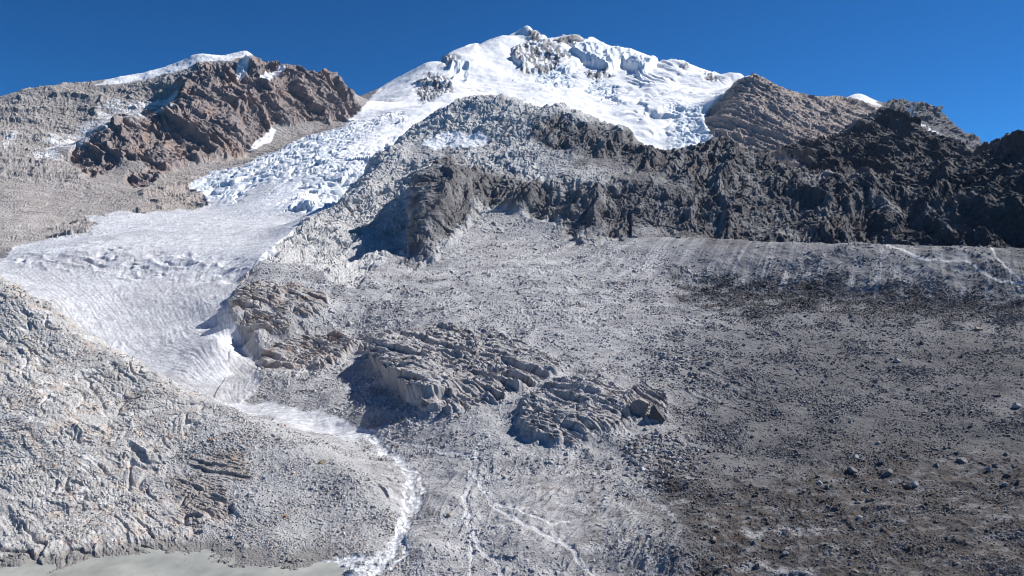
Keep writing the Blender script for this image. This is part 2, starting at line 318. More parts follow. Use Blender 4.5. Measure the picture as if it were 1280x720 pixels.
m_path = np.maximum.reduce([ras(line_mask(l, wd), .35, 0) for l, wd in (
 ([(1108,306),(1120,310),(1150,322),(1180,326),(1212,328),(1228,340),(1252,352),(1285,357)], 1.5),
 ([(1238,311),(1244,320),(1256,333),(1270,346),(1285,358)], 1.3))]) * front
SILT = [([(597,565),(588,580),(590,598),(582,622),(586,650),(600,680),(618,700),(628,722)], 3.2), ([(593,592),(606,612),(620,632),(640,650),(672,664),(704,676),(724,698),(748,722)], 2.8),
        ([(612,548),(600,556),(596,566)], 2.0), ([(586,650),(592,690),(588,722)], 1.6), ([(620,626),(650,640),(690,652),(712,650)], 2.0), ([(480,546),(520,556),(560,566),(592,570)], 1.8)]
WASH = [([(760,610),(785,640),(800,665),(812,690),(815,722)], 5), ([(780,600),(812,622),(834,640),(850,660),(846,680),(828,700),(815,722)], 4), ([(700,600),(740,640),(780,670),(806,700)], 3), ([(930,668),(960,664),(1000,668),(1040,662)], 3), ([(925,708),(955,704),(985,712),(1015,716)], 4.5)]
m_wash = np.clip(sum(ras(line_mask(l, wd), 1.2, 3) for l, wd in WASH), 0, 1) * front * sst(-.35, .1, fbm(qx / 16, qy / 9, 4, 1214))
m_silt = (.92 + .08 * sst(-.3, .0, fbm(qx / 14, qy / 14, 3, 1212))) * np.clip(sum(ras(line_mask(l, wd * .85), .6, 0) for l, wd in SILT), 0, 1) * front

# ------------------------------------------------------------------ relief
NX, NY, NZ = normals(X, Y, Z)
_k = 3
NX, NY, NZ = (box(box(a, _k, 0), _k, 1) for a in (NX, NY, NZ))
S = (Y * 0.62 + Z * 1.0).astype(F32)                         # runs up a slope
ymul = Y / 865.0
DN = np.zeros((NR, NC), F32); DZ = np.zeros((NR, NC), F32)
def facets(x, y, seed, tilt=1.0):                             # broken blocks: each cell its own height and tilt
    ix = np.floor(x).astype(np.int32); iy = np.floor(y).astype(np.int32)
    f1 = np.full(x.shape, 9, F32); f2 = f1.copy(); h = np.zeros(x.shape, F32); v = np.zeros(x.shape, F32)
    for a in (-1, 0, 1):
        for b in (-1, 0, 1):
            k = _h(ix + a, iy + b, seed)
            dx = x - (ix + a + _U[0][k]); dy = y - (iy + b + _U[1][k]); d = dx * dx + dy * dy
            m = d < f1
            f2 = np.where(m, f1, np.minimum(f2, d)); f1 = np.where(m, d, f1); v = np.where(m, _U[2][k], v)
            h = np.where(m, 0.42 * (_U[2][k] - 0.5) + 0.55 * tilt * (_GX[k] * dx + _GY[k] * dy), h)
    return h, np.sqrt(f2) - np.sqrt(f1), v
def on(mask):
    return np.nonzero(mask > 0.01)
def add(mask, fn, target=DN):
    i = on(mask)
    if len(i[0]): target[i] += mask[i] * fn(i).astype(F32)

def rock(i, big, abig, f1, a1, f2, a2, seed, rot=0.0, stretch=1.0):
    x, s = X[i], S[i]; c, n = math.cos(rot), math.sin(rot)
    a = (x * c + s * n) / stretch; b = -x * n + s * c
    wx = fbm(x / f1 / 1.6, s / f1 / 1.6, 3, seed + 50) * f1 * .7; wy = fbm(x / f1 / 1.6 + 40, s / f1 / 1.6, 3, seed + 60) * f1 * .7
    r = abig * ridged((a + wx) / big, (b + wy) / big, 7, seed, .56)
    h, e, _ = facets((a + wx) / f1, (b + wy) / f1, seed + 7)
    r += a1 * (h - .15 * np.exp(-e * 14))
    h, e, _ = facets((a + wx * .5) / f2, (b + wy * .5) / f2, seed + 9)
    r += a2 * (h - .15 * np.exp(-e * 12)) + ymul[i] * .8 * fbm(qx[i] / 4, s / ymul[i] / 4, 2, seed + 70)
    return r - r.mean()
# grey hill and dark ridge
pale = m_crag * (1 - .8 * m_dark)
add(pale, lambda i: rock(i, 120, 6, 17, .9, 7, .6, 200, rot=.9, stretch=1.8) + ridged((X[i] - .55 * S[i]) / 85, (S[i] + .4 * X[i]) / 300, 6, 212, .5) * 8 - 2 + ridged((X[i] - .5 * S[i]) / 30, S[i] / 80, 6, 222, .56) * 2.8 - .8)
wrp = fbm(X / 140, S / 140, 4, 251) * 26
add(m_crag * m_dark, lambda i: rock(i, 125, 6, 18, 1.0, 8, .6, 240, rot=1.35, stretch=2.6) + ridged((X[i] - .3 * S[i] + wrp[i] * 1.6) / 80, S[i] / 330, 6, 252, .52) * 13 - 3 + (.3 + sst(-.3, .4, gn(X[i] / 120, S[i] / 90, 266))) * ridged((X[i] - .2 * S[i] + wrp[i]) / 27, S[i] / 120, 6, 262, .56) * 4.2 - 1.3)
add(d1 * (1 - m_crag) * (Y > 560), lambda i: fbm(X[i] / 60, Y[i] / 60, 4, 301) * 2.2)
bank = area([(790,294),(870,297),(1000,303),(1280,312),(1600,330),(1600,380),(1290,366),(1150,352),(1050,346),(950,344),(850,334)], warp=1, blur=4, gate=front)
# scree runnels below the cliffs and on the moraine face
m_run = area([(640,262),(700,285),(760,302),(870,296),(1000,303),(1280,312),(1600,330),(1600,390),(1280,372),(1050,360),(850,350),(760,345),(640,345),(560,340),(520,345),(575,294)], warp=2, blur=10, gate=front)
add(m_run, lambda i: ridged((X[i] - .60 * Y[i]) / 9, Y[i] / 130 + X[i] / 400, 4, 330) * (.34 + .1 * bank[i]) * sst(-.2, .3, gn(X[i] / 60, Y[i] / 90, 333)) + fbm((X[i] - .60 * Y[i]) / 26, Y[i] / 190, 3, 335) * (1.1 - .6 * bank[i]))
# hummocks of the boulder plain, fan channels, the dip under the moraine
near = front * (1 - m_out) * (1 - m_crag)
add(near * (Y < 800), lambda i: fbm(X[i] / 34, Y[i] / 34, 5, 350) * 2.6)
add(m_tundra, lambda i: ridged(X[i] / 17, Y[i] / 17, 4, 360) * .8 + fbm(X[i] / 40, Y[i] / 30, 4, 365) * 1.6)
add(area([(520,560),(600,560),(720,560),(830,640),(860,800),(480,800),(520,650)], warp=2, blur=14, gate=front), lambda i: ridged((X[i] * 1.0 - .12 * Y[i]) / 7, Y[i] / 46, 4, 370) * .32 * sst(-.2, .3, gn(X[i] / 25, Y[i] / 40, 371)))
add(area([(830,470),(900,455),(990,480),(960,520),(900,515),(850,500)], blur=10, gate=front), lambda i: ridged((X[i] + .5 * Y[i]) / 8, (Y[i] - X[i]) / 60, 3, 380) * .9)
fan = area([(560,560),(640,560),(760,600),(830,640),(860,800),(560,800)], warp=2, blur=14, gate=front)
fa = X - .9 * Y + 8 * fbm(X / 30, Y / 30, 3, 3725)
add(fan * (1 - np.clip(box(box(m_silt, 3, 0), 3, 1) * 2, 0, 1)), lambda i: ridged(fa[i] / 11, (Y[i] + X[i]) / 70, 5, 372, .55) * .75)
# fine rubble everywhere on loose ground
loose = np.clip((d0 + d1) * (1 - m_out) * (1 - .6 * m_crag) * (1 - .8 * m_spur), 0, 1) * (1 - np.clip(m_glac + m_pond + m_river, 0, 1))
patchy = .55 + .9 * sst(-.25, .35, fbm(X / 45, Y / 45, 4, 390))
loose *= 1 - .65 * bank
def rubble(i):
    h1, e1, v1 = facets(qx[i] / 3.4, qy[i] / 3.4, 401); h2, e2, v2 = facets(qx[i] / 7.5, qy[i] / 7.5, 411)
    return ymul[i] * patchy[i] * (np.maximum(h1, -.1) * 1.3 * (v1 > .35) + np.maximum(h2, -.05) * 2.6 * (v2 > .78))
add(loose, rubble)
# bedrock outcrops: slabs dipping to the right
def cracks(i, size, depth, seed, tilt):                      # joints: narrow and deep, in two directions
    x, s = X[i], S[i]; g = s + tilt * x; e_ = x - tilt * s; wp = fbm(x / size / 2, s / size / 2, 3, seed)
    n1 = gn(g / size + wp * .8, e_ / size / 3.2, seed + 1); n2 = gn(e_ / size / 1.1 + wp, g / size / 1.6, seed + 2)
    m1 = sst(-.05, .2, gn(x / size / 2.3, s / size / 1.8, seed + 3)); m2 = sst(0, .25, gn(x / size / 2 + 7, s / size / 2, seed + 4))
    return -depth * (np.exp(-(n1 / .055) ** 2) * m1 + .7 * np.exp(-(n2 / .05) ** 2) * m2)
def slabs(i, thick, amp, seed, tilt=.34, blk=7.0, long=3.2):
    x, z, s = X[i], Z[i], S[i]
    g = s + tilt * x                                             # climbs across the slabs
    e_ = x - tilt * s                                            # runs along them
    wp = fbm(e_ / (thick * 9), g / (thick * 5), 4, seed) * .9
    lay = g / thick + wp
    on_ = sst(-.02, .2, fbm(e_ / (thick * 4.5), g / (thick * 2.2), 3, seed + 8))
    on2 = sst(-.10, .20, fbm(e_ / (thick * 2.0), g / (thick * 1.0), 3, seed + 9))
    a = (saw(lay, .14) - .5) * on_ + .24 * (saw(lay * 2.7 + .37 + wp, .16) - .5) * on2 + .10 * (saw(lay * 6.1 + 2 * wp, .2) - .5) * on2
    h2, e2, _ = facets(e_ / (blk * 1.2), g / (blk * .35), seed + 6)
    rr = ridged(g / thick * .8 + wp, e_ / (thick * 5.5), 6, seed + 15, .52) * .30 + ridged(g / (thick * .27) + wp, e_ / (thick * 1.7), 5, seed + 17, .55) * .20
    return amp * (1.0 * a + rr + .10 * h2 + .22 * fbm(x / 9, s / 9, 5, seed + 11, .55))
LIFT = [3.2, 1.8, 1.8, 2.6, 1.5, 2.4, 1.4, 3.0]
for k, mo in enumerate(m_outs):
    amp = [2.6, 2.0, 2.4, 2.6, 2.8, 3.2, 2.0, 2.8][k]
    add(mo, lambda i: slabs(i, [15, 11, 10, 16, 12, 20, 9, 16][k], amp * 1.45, 430 + 20 * k, tilt=[.5, .5, .5, .6, .4, .75, 1.2, .7][k], long=2.2) + cracks(i, 11, 2.6, 900 + 10 * k, .7) + cracks(i, 4.5, 1.0, 905 + 10 * k, .5) + ridged(X[i] / 40, S[i] / 34, 4, 437 + 20 * k) * 1.6)
    add(area(OUT[k], warp=1.6, blur=[5, 5, 5, 5, 4, 8, 4, 6][k], gate=front), lambda i: LIFT[k] + 0 * X[i])
    add(area(OUT[k], warp=1.0, blur=[8, 8, 7, 9, 7, 20, 6, 16][k], gate=front), lambda i: LIFT[k] * 1.3 + 0 * X[i])
add(area([(520,512),(504,497),(484,476),(466,455),(478,438),(500,426),(540,418),(600,440),(600,490),(550,506)], warp=1.2, blur=1, gate=front), lambda i: 9 * (1 - sst(10, 95, U[i] - 505 - (V[i] - 495) * .9)))
add(m_crag, lambda i: cracks(i, 26, 5, 990, -.5) + cracks(i, 10, 2.0, 995, -.2))
# the left rock spur
def spur_rock(i):
    k = sst(-.2, .2, fbm(X[i] / 30, S[i] / 30, 3, 515))
    r = rock(i, 48, 1.2, 10, .4, 4.2, .25, 500, rot=-.65, stretch=2.4) + k * slabs(i, 8.0, .95, 505, tilt=.8, blk=5, long=2.0) + (1 - k) * slabs(i, 5.0, .4, 507, tilt=.5, blk=4, long=1.6)
    r *= .45 + .55 * sst(-.15, .2, fbm(X[i] / 26, S[i] / 20, 4, 517))
    r = r + cracks(i, 13, 1.3, 980, .75) + cracks(i, 4, .5, 985, .6)
    return r + slabs(i, 19, 1.8, 530, tilt=.75, blk=9, long=2) * sst(.0, .25, fbm(X[i] / 55, S[i] / 55, 3, 531)) + ridged((X[i] * .8 + S[i] * .6) / 60, (S[i] * .8 - X[i] * .6) / 26, 6, 520, .52) * 1.2
add(m_spur, spur_rock)
add(d0 * (1 - m_spur), lambda i: fbm(X[i] / 22, Y[i] / 22, 5, 540, .55) * 1.3 + ridged((X[i] + .2 * Y[i]) / 5.5, Y[i] / 60, 3, 545) * .12 * sst(-.2, .3, gn(X[i] / 20, Y[i] / 30, 547)))
# outcrops poking from the spur's scree
m_poke = area([(215,600),(250,590),(290,612),(285,640),(240,655),(215,640)], [(230,575),(300,560),(320,590),(280,600)], warp=2, blur=5, gate=d0)
add(m_poke, lambda i: slabs(i, 5, 1.5, 560, tilt=.3, blk=5))
# dark buttress on the hill, steep to the west
butt = area([(550,190),(580,215),(610,250),(585,285),(550,318),(514,338),(508,322),(522,285),(538,235)], warp=.8, blur=2, gate=d1 * (Y > 750))
add(butt, lambda i: 36 * sst(196, 245, V[i]) * (1 - sst(268, 334, V[i])) * (1 - .75 * sst(540, 610, U[i] - (V[i] - 250) * -.45)))
# river bed and pond are cut a little into the ground
DZ -= .9 * np.clip(box(box(m_river, 3, 0), 3, 1), 0, 1)
add(m_river, lambda i: ridged(X[i] / 1.6, Y[i] / 2.6, 3, 580) * .10, DZ)
add(m_silt, lambda i: -.22 + 0 * X[i], DZ)

# glacier: icefall, flat, tongue with flow furrows
fall = area([(238,225),(300,205),(345,185),(390,168),(430,156),(452,150),(500,137),(515,150),(600,160),(600,260),(480,270),(400,275),(378,262),(352,262),(330,250),(352,228),(335,222),(300,250),(266,252),(240,240)], warp=1, blur=3) * m_glac
lane = area([(330,250),(350,228),(380,215),(400,220),(380,235),(350,262),(300,266)], [(425,200),(460,165),(510,145),(545,135),(520,160),(470,178),(440,205)], warp=1.5, blur=6)
fall = fall * (1 - .85 * lane)
def seracs(i):
    x, y = X[i], Y[i]; wx = fbm(x / 60, y / 60, 3, 601) * 22; wy = fbm(x / 60 + 9, y / 60, 3, 611) * 22
    a = (x * .85 + y * .5 + wx); b = (y * .85 - x * .5 + wy)
    h, e, v = facets(a / 52, b / 34, 620, .9); h2, e2, v2 = facets(a / 22, b / 15, 630, .8)
    return 15 * h - 7 * np.exp(-e * 9) + 7 * h2 - 2.5 * np.exp(-e2 * 8) + fbm(x / 9, y / 9, 3, 640) * 1.2
add(fall, seracs, DZ)
tong = m_glac * (1 - fall)
GL = np.array([(20,308,1060,0),(110,270,1300,0),(240,262,1420,0),(258,240,1520,0),(300,207,1720,0),(430,157,2230,0),(60,380,760,0),(130,435,610,0),(200,478,565,0),(262,502,502,0),(0,340,900,0),
               (305,330,850,1),(288,385,680,1),(303,425,600,1),(320,460,545,1),(316,488,510,1),(335,318,880,1),(400,262,1180,1),(450,215,1450,1),(500,160,1900,1),(370,290,1020,1)], float)
gp = np.c_[(GL[:, 0] - 640) / FPX, np.log(GL[:, 2])]; gw = rbf_fit(gp, GL[:, 3], .05)
i = on(m_glac); AC = np.zeros((NR, NC), F32); AC[i] = rbf_eval(gp, gw, (U[i] - 640) / FPX, LY[i], .05)
steep = area([(20,330),(100,318),(260,322),(300,335),(290,380),(330,480),(260,520),(100,450),(0,370)], warp=1.5, blur=8) * tong
def tongue(i):
    x, y, a = X[i], Y[i], AC[i]; f = fbm(x / 90, y / 90, 3, 650)
    r = fbm(x / 60, y / 60, 5, 660, .5) * 1.5
    r += steep[i] * (ridged(a * 13 + f * 2.2, np.log(y) * 9, 4, 670, .6) * .42 * sst(-.3, .3, gn(x / 40, y / 60, 671)) + fbm(a * 60 + f, np.log(y) * 60, 3, 672) * .22)
    r += (1 - steep[i]) * ridged(np.log(y) * 42 + a * 2.2 + f * 2, a * 7, 3, 680) * .6        # crosswise waves on the flat
    r += ridged(x / 14 + f, y / 14, 5, 690, .6) * .2 + ymul[i] * .38 * fbm(qx[i] / 3.5, qy[i] / 5, 3, 695)
    return r
add(tong, tongue, DZ)
brk = area([(20,318),(120,310),(260,315),(312,326),(308,345),(230,345),(100,340),(20,334)], warp=1.5, blur=6) * tong
add(brk, lambda i: ridged(np.log(Y[i]) * 30 + AC[i] * 1.5, AC[i] * 10, 4, 700) * 1.6, DZ)
add(brk, lambda i: -3.5 * sst(.16, .02, np.abs(gn(np.log(Y[i]) * 34 + AC[i] * 1.2 + fbm(X[i] / 50, Y[i] / 50, 3, 702), AC[i] * 5, 703))) * sst(-.1, .2, gn(AC[i] * 8, np.log(Y[i]) * 20, 704)), DZ)

# brown mountain: ribs slanting down to the right
m_cliff = area([(100,184),(112,172),(140,150),(180,142),(210,137),(222,112),(243,86),(250,70),(315,60),(330,75),(360,70),(410,85),(440,110),(460,146),(420,152),(392,150),(345,158),(332,172),(300,196),(272,202),(238,205),(215,216),(165,237),(156,224),(182,206),(160,198),(118,222),(95,205),(72,196)], warp=1.2, blur=2) * m_left * (Y < 3000)
m_rough = area([(0,125),(60,105),(120,98),(250,60),(250,90),(215,120),(190,140),(130,140),(90,160),(60,190),(0,200),(-300,200),(-300,120)], [(0,200),(60,195),(110,215),(110,240),(60,225),(0,225)], [(170,262),(180,235),(240,225),(262,240),(262,262)], [(60,300),(75,275),(110,270),(125,285),(100,295)], warp=2, blur=6) * m_left * (1 - m_cliff) * (m_glac < .03)
cap = area([(112,112),(118,100),(180,80),(246,52),(320,58),(318,74),(290,78),(246,80),(222,92),(190,99),(150,108)], warp=.4, blur=2, gate=d2 * (Y < 3000))
m_cliff *= 1 - cap; m_rough *= 1 - cap
def ribs(i):
    x, s = X[i], S[i]; f = fbm(x / 130, s / 130, 4, 720)
    al = x * .55 - s * .83; ac = x * .83 + s * .55
    r = ridged(ac / 150 + f * .4, al / 700 + f * .2, 7, 730, .52) * 20 + ridged(ac / 40 + f, al / 210, 6, 740, .56) * 9
    h, e, _ = facets((ac + f * 40) / 26, (al + f * 30) / 80, 750); r += 2.8 * h - 1.2 * np.exp(-e * 14); r -= r.mean()
    h, e, _ = facets((ac + f * 30) / 10, (al) / 26, 760); return r + 1.4 * h + ridged(x / 24, s / 24, 4, 765, .6) * 1.6
add(m_cliff, ribs)
add(m_rough, lambda i: rock(i, 130, 10, 26, 2.6, 11, 1.5, 770, rot=.6, stretch=1.5))
add(m_left * (1 - m_cliff) * (1 - m_rough), lambda i: fbm(X[i] / 70, S[i] / 70, 6, 790, .55) * 5 + fbm(qx[i] / 3, qy[i] / 3, 2, 795) * 1.2)

# snow mountain
msn = np.clip(m_snow, 0, 1)
ice1 = area([(658,88),(700,80),(720,92),(716,108),(690,110),(668,104)], [(838,138),(870,136),(885,150),(905,186),(860,190),(835,172),(840,155)], [(730,108),(750,100),(775,112),(770,120),(745,122)], [(800,195),(850,178),(850,190)], warp=1.2, blur=3) * msn
cliff2 = area([(706,62),(735,62),(790,72),(812,86),(800,100),(770,84),(756,94),(742,80),(716,74)], [(560,82),(590,84),(585,100),(565,98)], warp=.8, blur=2) * msn
add(msn, lambda i: fbm(X[i] / 260, Y[i] / 260, 5, 800) * 16 + fbm(X[i] / 45, Y[i] / 45, 4, 805) * 1.8)
def steps(i):                                                 # bergschrunds and terraces across the slope
    f = fbm(X[i] / 420, Y[i] / 420, 4, 810); t = (Z[i] * 1.0 + X[i] * .12) / 85 + f * 2.4
    g = sst(.0, .35, gn(X[i] / 300, Y[i] / 300, 815))
    return (saw(t, .9) - .5) * 26 * g + (saw(t * 2.4 + .3, .88) - .5) * 9 * sst(0, .3, gn(X[i] / 170, Y[i] / 170, 816))
m_terr = area([(600,100),(760,100),(940,95),(905,135),(880,165),(800,190),(700,130),(560,128)], warp=3, blur=10) * msn
add(m_terr, steps, DZ)
def icecl(i):
    a = X[i]; b = S[i]; f = fbm(a / 80, b / 80, 3, 820)
    h, e, v = facets((a + f * 30) / 34, (b + f * 20) / 46, 830); h2, e2, _ = facets(a / 15, b / 19, 835)
    return 13 * h - 6 * np.exp(-e * 9) + 5 * h2 - 2 * np.exp(-e2 * 8)
add(ice1, icecl)
ledge = lambda *p: area(*p, warp=1.0, blur=1) * msn
add(ledge([(716,58),(740,58),(770,56),(800,66),(822,82),(806,92),(790,86),(776,84),(758,92),(746,83),(730,78),(716,70)]), lambda i: 46 + 0 * X[i], DZ)
add(ledge([(552,78),(560,66),(596,56),(602,78),(590,86),(566,86)]), lambda i: 26 + 0 * X[i], DZ)
add(ledge([(640,66),(660,50),(712,60),(726,84),(712,90),(690,86),(668,90),(652,88)]), lambda i: 20 + 0 * X[i], DZ)
add(ledge([(800,128),(850,118),(905,120),(890,136),(860,142),(835,140),(812,140)], [(760,118),(830,106),(850,112),(820,124),(780,128)]), lambda i: 12 + 0 * X[i], DZ)
add(area([(790,82),(812,84),(828,74),(850,72),(860,90),(830,104),(800,112),(786,104)], blur=3) * msn, lambda i: ridged((X[i] + .35 * S[i]) / 42, S[i] / 600, 3, 848) * 9)
add(cliff2, lambda i: ridged(X[i] / 70, S[i] / 260, 4, 840) * 14 + facets(X[i] / 90, S[i] / 120, 845)[0] * 14)
add(snowrock, lambda i: rock(i, 150, 16, 34, 7, 15, 4, 850, rot=.5, stretch=1.8))
# brown mountain on the right, knob, far peak
add(m_brown, lambda i: rock(i, 190, 6, 34, 1.2, 13, .8, 870, rot=.7, stretch=1.7) + ridged((X[i] + .45 * S[i]) / 120, S[i] / 520, 6, 873, .5) * 9 + ridged((X[i] + .3 * S[i]) / 34, S[i] / 150, 5, 875, .55) * 4.5 - 4 + fbm(qx[i] / 3, qy[i] / 3, 2, 878) * 2)
add(m_knob, lambda i: rock(i, 140, 8, 28, 1.6, 11, 1.0, 890, rot=1.2, stretch=1.6) + ridged((X[i] + .2 * S[i]) / 80, S[i] / 300, 6, 893, .54) * 15 - 3)
farcap = area([(1036,114),(1062,106),(1084,108),(1106,124),(1106,136),(1088,134),(1058,128)], warp=.4, blur=2)
add(m_far * (1 - farcap), lambda i: rock(i, 260, 34, 60, 5, 28, 2.5, 910, rot=.9, stretch=2.2))

X2 = X + NX * DN; Y2 = Y + NY * DN; Z2 = Z + NZ * DN + DZ
np.maximum(Z2, np.where((Y > 300) & (Y < 600) & dom1, EYE - 120, -50), out=Z2)
GX_, GY_, GZ_ = normals(X2, Y2, Z2)

# ------------------------------------------------------------------ what the ground is made of (albedo)
C = np.empty((NR, NC, 3), F32)
def C3(*c): return np.array(c, F32)
def mixc(mask, c):
    m = np.clip(mask, 0, 1)[..., None]; C[:] = C + (np.asarray(c, F32) - C) * m
n_big = fbm(qx / 160, qy / 160, 5, 1001); n_mid = fbm(qx / 26, qy / 26, 4, 1010); n_fin = fbm(qx / 5, qy / 5, 3, 1020)
rnd = .5 + .9 * fbm(qx / 2.3, qy / 2.3, 2, 1025)
C[:] = C3(.36, .353, .355)                                                     # loose grey scree
mixc(sst(660, 1000, UU) * d1, C3(.215, .21, .217)); mixc(sst(930, 1250, UU) * d1 * .8, C3(.105, .102, .108)); mixc(front * sst(430, 620, V - (UU - 1000) * .12) * sst(780, 960, UU) * .8, C3(.10, .097, .102))                             # darker debris of the big moraine
mixc(d1 * sst(0, .5, n_big) * .35, C3(.40, .39, .385))
mixc(d0, C3(.38, .372, .368))
mixc(d0 * m_spur, C3(.42, .405, .388))
mixc(d0 * m_spur * sst(.05, .4, n_mid + .3 * n_big) * .5, C3(.42, .33, .26))
mixc(d0 * m_spur * sst(.12, .4, fbm(qx / 40, qy / 18, 4, 1030)) * .5, C3(.28, .26, .25))
mixc(d0 * m_spur * sst(.15, .45, fbm(qx / 30, qy / 14, 4, 1034)) * .6, C3(.62, .605, .59))
mixc(m_poke, C3(.31, .28, .255))
mixc(m_crag * d1, C3(.49, .48, .47))
mixc(m_crag * d1 * sst(.0, .35, n_mid) * .45, C3(.30, .28, .27))
mixc(m_crag * d1 * sst(.05, .4, fbm(qx / 12, qy / 22, 4, 1040)) * .5, C3(.54, .53, .52))
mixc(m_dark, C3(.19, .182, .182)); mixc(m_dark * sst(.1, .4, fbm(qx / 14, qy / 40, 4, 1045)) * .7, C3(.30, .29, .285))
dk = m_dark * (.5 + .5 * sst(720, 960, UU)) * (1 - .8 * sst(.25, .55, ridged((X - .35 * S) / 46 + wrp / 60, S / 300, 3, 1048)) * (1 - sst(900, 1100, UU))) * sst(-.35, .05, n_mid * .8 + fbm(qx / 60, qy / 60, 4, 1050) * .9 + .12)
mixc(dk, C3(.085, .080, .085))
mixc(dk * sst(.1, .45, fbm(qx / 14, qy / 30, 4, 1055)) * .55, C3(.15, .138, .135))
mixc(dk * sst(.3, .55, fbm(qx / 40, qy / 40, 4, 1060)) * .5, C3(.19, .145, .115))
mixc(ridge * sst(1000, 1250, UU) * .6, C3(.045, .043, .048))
mixc(m_dark * area([(955,262),(985,275),(1012,294),(1000,302),(965,298),(940,285)], [(810,240),(860,252),(900,256),(890,266),(840,262)], [(1080,240),(1130,250),(1120,262),(1085,256)], warp=2, blur=4) * .7, C3(.27, .255, .25))
mixc(m_run * sst(.1, .5, ridged((X - .60 * Y) / 16, Y / 170, 3, 1070)) * .45 * d1, C3(.40, .39, .385))
fl = fbm((X - .60 * Y) / 13, Y / 150, 4, 1072)
mixc(m_run * sst(.06, .3, fl) * .75 * (1 - .5 * bank), C3(.50, .485, .475)); mixc(m_run * sst(.05, .4, -fl) * .5 * sst(560, 800, UU), C3(.14, .136, .142))
mixc(front * (1 - m_crag) * (1 - .85 * sst(720, 960, UU)) * sst(.05, .4, fbm(qx / 55, qy / 38, 5, 1074)) * .6, C3(.47, .46, .455)); mixc(front * (1 - m_crag) * sst(.1, .4, fbm(qx / 44, qy / 30, 5, 1078)) * .55, C3(.22, .215, .22))
chute = area([(640,262),(650,250),(668,270),(690,255),(700,262),(650,330),(600,345),(560,330),(600,290)], warp=1.5, blur=6, gate=d1)
mixc(chute * .4, C3(.40, .385, .385))
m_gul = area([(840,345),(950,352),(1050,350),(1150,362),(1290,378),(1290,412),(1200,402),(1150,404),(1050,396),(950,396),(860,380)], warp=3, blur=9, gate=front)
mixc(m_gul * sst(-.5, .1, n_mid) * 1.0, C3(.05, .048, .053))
mixc(m_out, C3(.37, .352, .342))
mixc(m_out * sst(.0, .35, fbm(qx / 22, qy / 9, 4, 1080)) * .7, C3(.14, .122, .112))
mixc(m_out * sst(.1, .4, fbm(qx / 30, qy / 10, 4, 1084)) * .6, C3(.47, .455, .445))
mixc(np.clip(m_outs[0] + m_outs[1] + m_outs[2] + m_outs[3], 0, 1) * sst(-.1, .3, fbm(qx / 30, qy / 20, 4, 1088)) * .5, C3(.27, .205, .165))
fanb = area([(640,600),(760,580),(830,640),(840,690),(760,720),(700,660)], [(470,560),(530,570),(560,640),(520,720),(480,700)], warp=2.5, blur=14, gate=front)
mixc(fan * sst(.1, .5, ridged(fa / 11, (Y + X) / 70, 4, 374)) * .3, C3(.25, .24, .235)); mixc(fanb * sst(.0, .4, fbm(qx / 26, qy / 20, 5, 1089)) * .6, C3(.16, .135, .115))
mixc(m_tundra * sst(-.5, .05, fbm(qx / 30, qy / 22, 5, 1090)) * .95, C3(.070, .063, .060))
mixc(m_tundra * sst(.0, .35, fbm(qx / 24, qy / 16, 5, 1094)) * .6, C3(.088, .064, .052))
mixc(m_tundra * sst(.18, .45, fbm(qx / 40, qy / 14, 5, 1098)) * .45, C3(.24, .235, .23))
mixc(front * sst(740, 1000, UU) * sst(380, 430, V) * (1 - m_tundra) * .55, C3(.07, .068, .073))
mixc(m_path, C3(.62, .59, .56))
mixc(m_wash * .75, C3(.42, .415, .41))
mixc(m_silt, C3(.57, .565, .56))
mixc(np.clip(box(box(m_silt, 4, 0), 4, 1) * 1.6, 0, 1) * .35 * front, C3(.44, .435, .435))
# brown mountain and its scree
mixc(m_left, C3(.315, .29, .275))
mixc(m_left * sst(.0, .4, n_mid + n_big * .5) * .5, C3(.385, .362, .35))
mixc(m_rough * sst(-.2, .2, n_mid), C3(.31, .287, .272))
mixc(m_cliff, C3(.27, .225, .212))
mixc(m_cliff * sst(.0, .4, fbm(qx / 30, qy / 60, 5, 1100)) * .7, C3(.185, .16, .162))
mixc(m_cliff * sst(.1, .45, fbm(qx / 26, qy / 40, 5, 1105)) * .7, C3(.34, .245, .20))
plateau = area([(40,200),(60,170),(110,152),(140,125),(180,128),(212,122),(222,118),(205,142),(150,150),(112,178),(70,205)], [(0,170),(22,165),(20,175),(0,188)], warp=2, blur=4) * m_left * (1 - m_cliff)
mixc(plateau * sst(-.35, .15, fbm(qx / 30, qy / 10, 4, 1110)) * .9, C3(.70, .70, .70))
rfoot = area([(170,262),(185,235),(225,218),(280,205),(340,180),(400,158),(425,158),(345,185),(300,205),(262,215),(240,235),(262,260)], warp=2, blur=5) * m_left * (1 - m_cliff)
mixc(rfoot * .6, C3(.38, .325, .29))
# snow and ice
SNOWP = [[(116,108),(150,92),(180,82),(222,70),(246,56),(262,56),(318,58),(315,71),(290,75),(266,75),(246,78),(222,90),(190,96),(150,105)],
         [(310,187),(322,176),(341,162),(346,166),(340,176),(324,186)], [(530,174),(560,167),(600,168),(612,174),(605,181),(575,184),(545,186),(528,182)],
         [(297,77),(312,75),(308,95),(295,96)], [(326,96),(340,88),(352,80),(358,82),(344,94),(330,104)], [(640,0),(641,0),(641,1)]]
m_patch = [area(p, warp=.35 if k == 3 else .7, blur=0, gate=(d2 * (UU < 500) * (Y < 3000) if k != 2 else d1)) for k, p in enumerate(SNOWP[:5])]
ice = C3(.74, .745, .76)
mixc(m_glac, ice)
mixc(tong * sst(-.1, .35, fbm(qx / 50, qy / 26, 5, 1120) + .25 * fbm(AC * 40, LY * 8, 3, 1124)) * .6, C3(.64, .635, .655))
mixc(tong * sst(.15, .5, fbm(AC * 30, LY * 22, 4, 1130)) * .6, C3(.50, .49, .50))
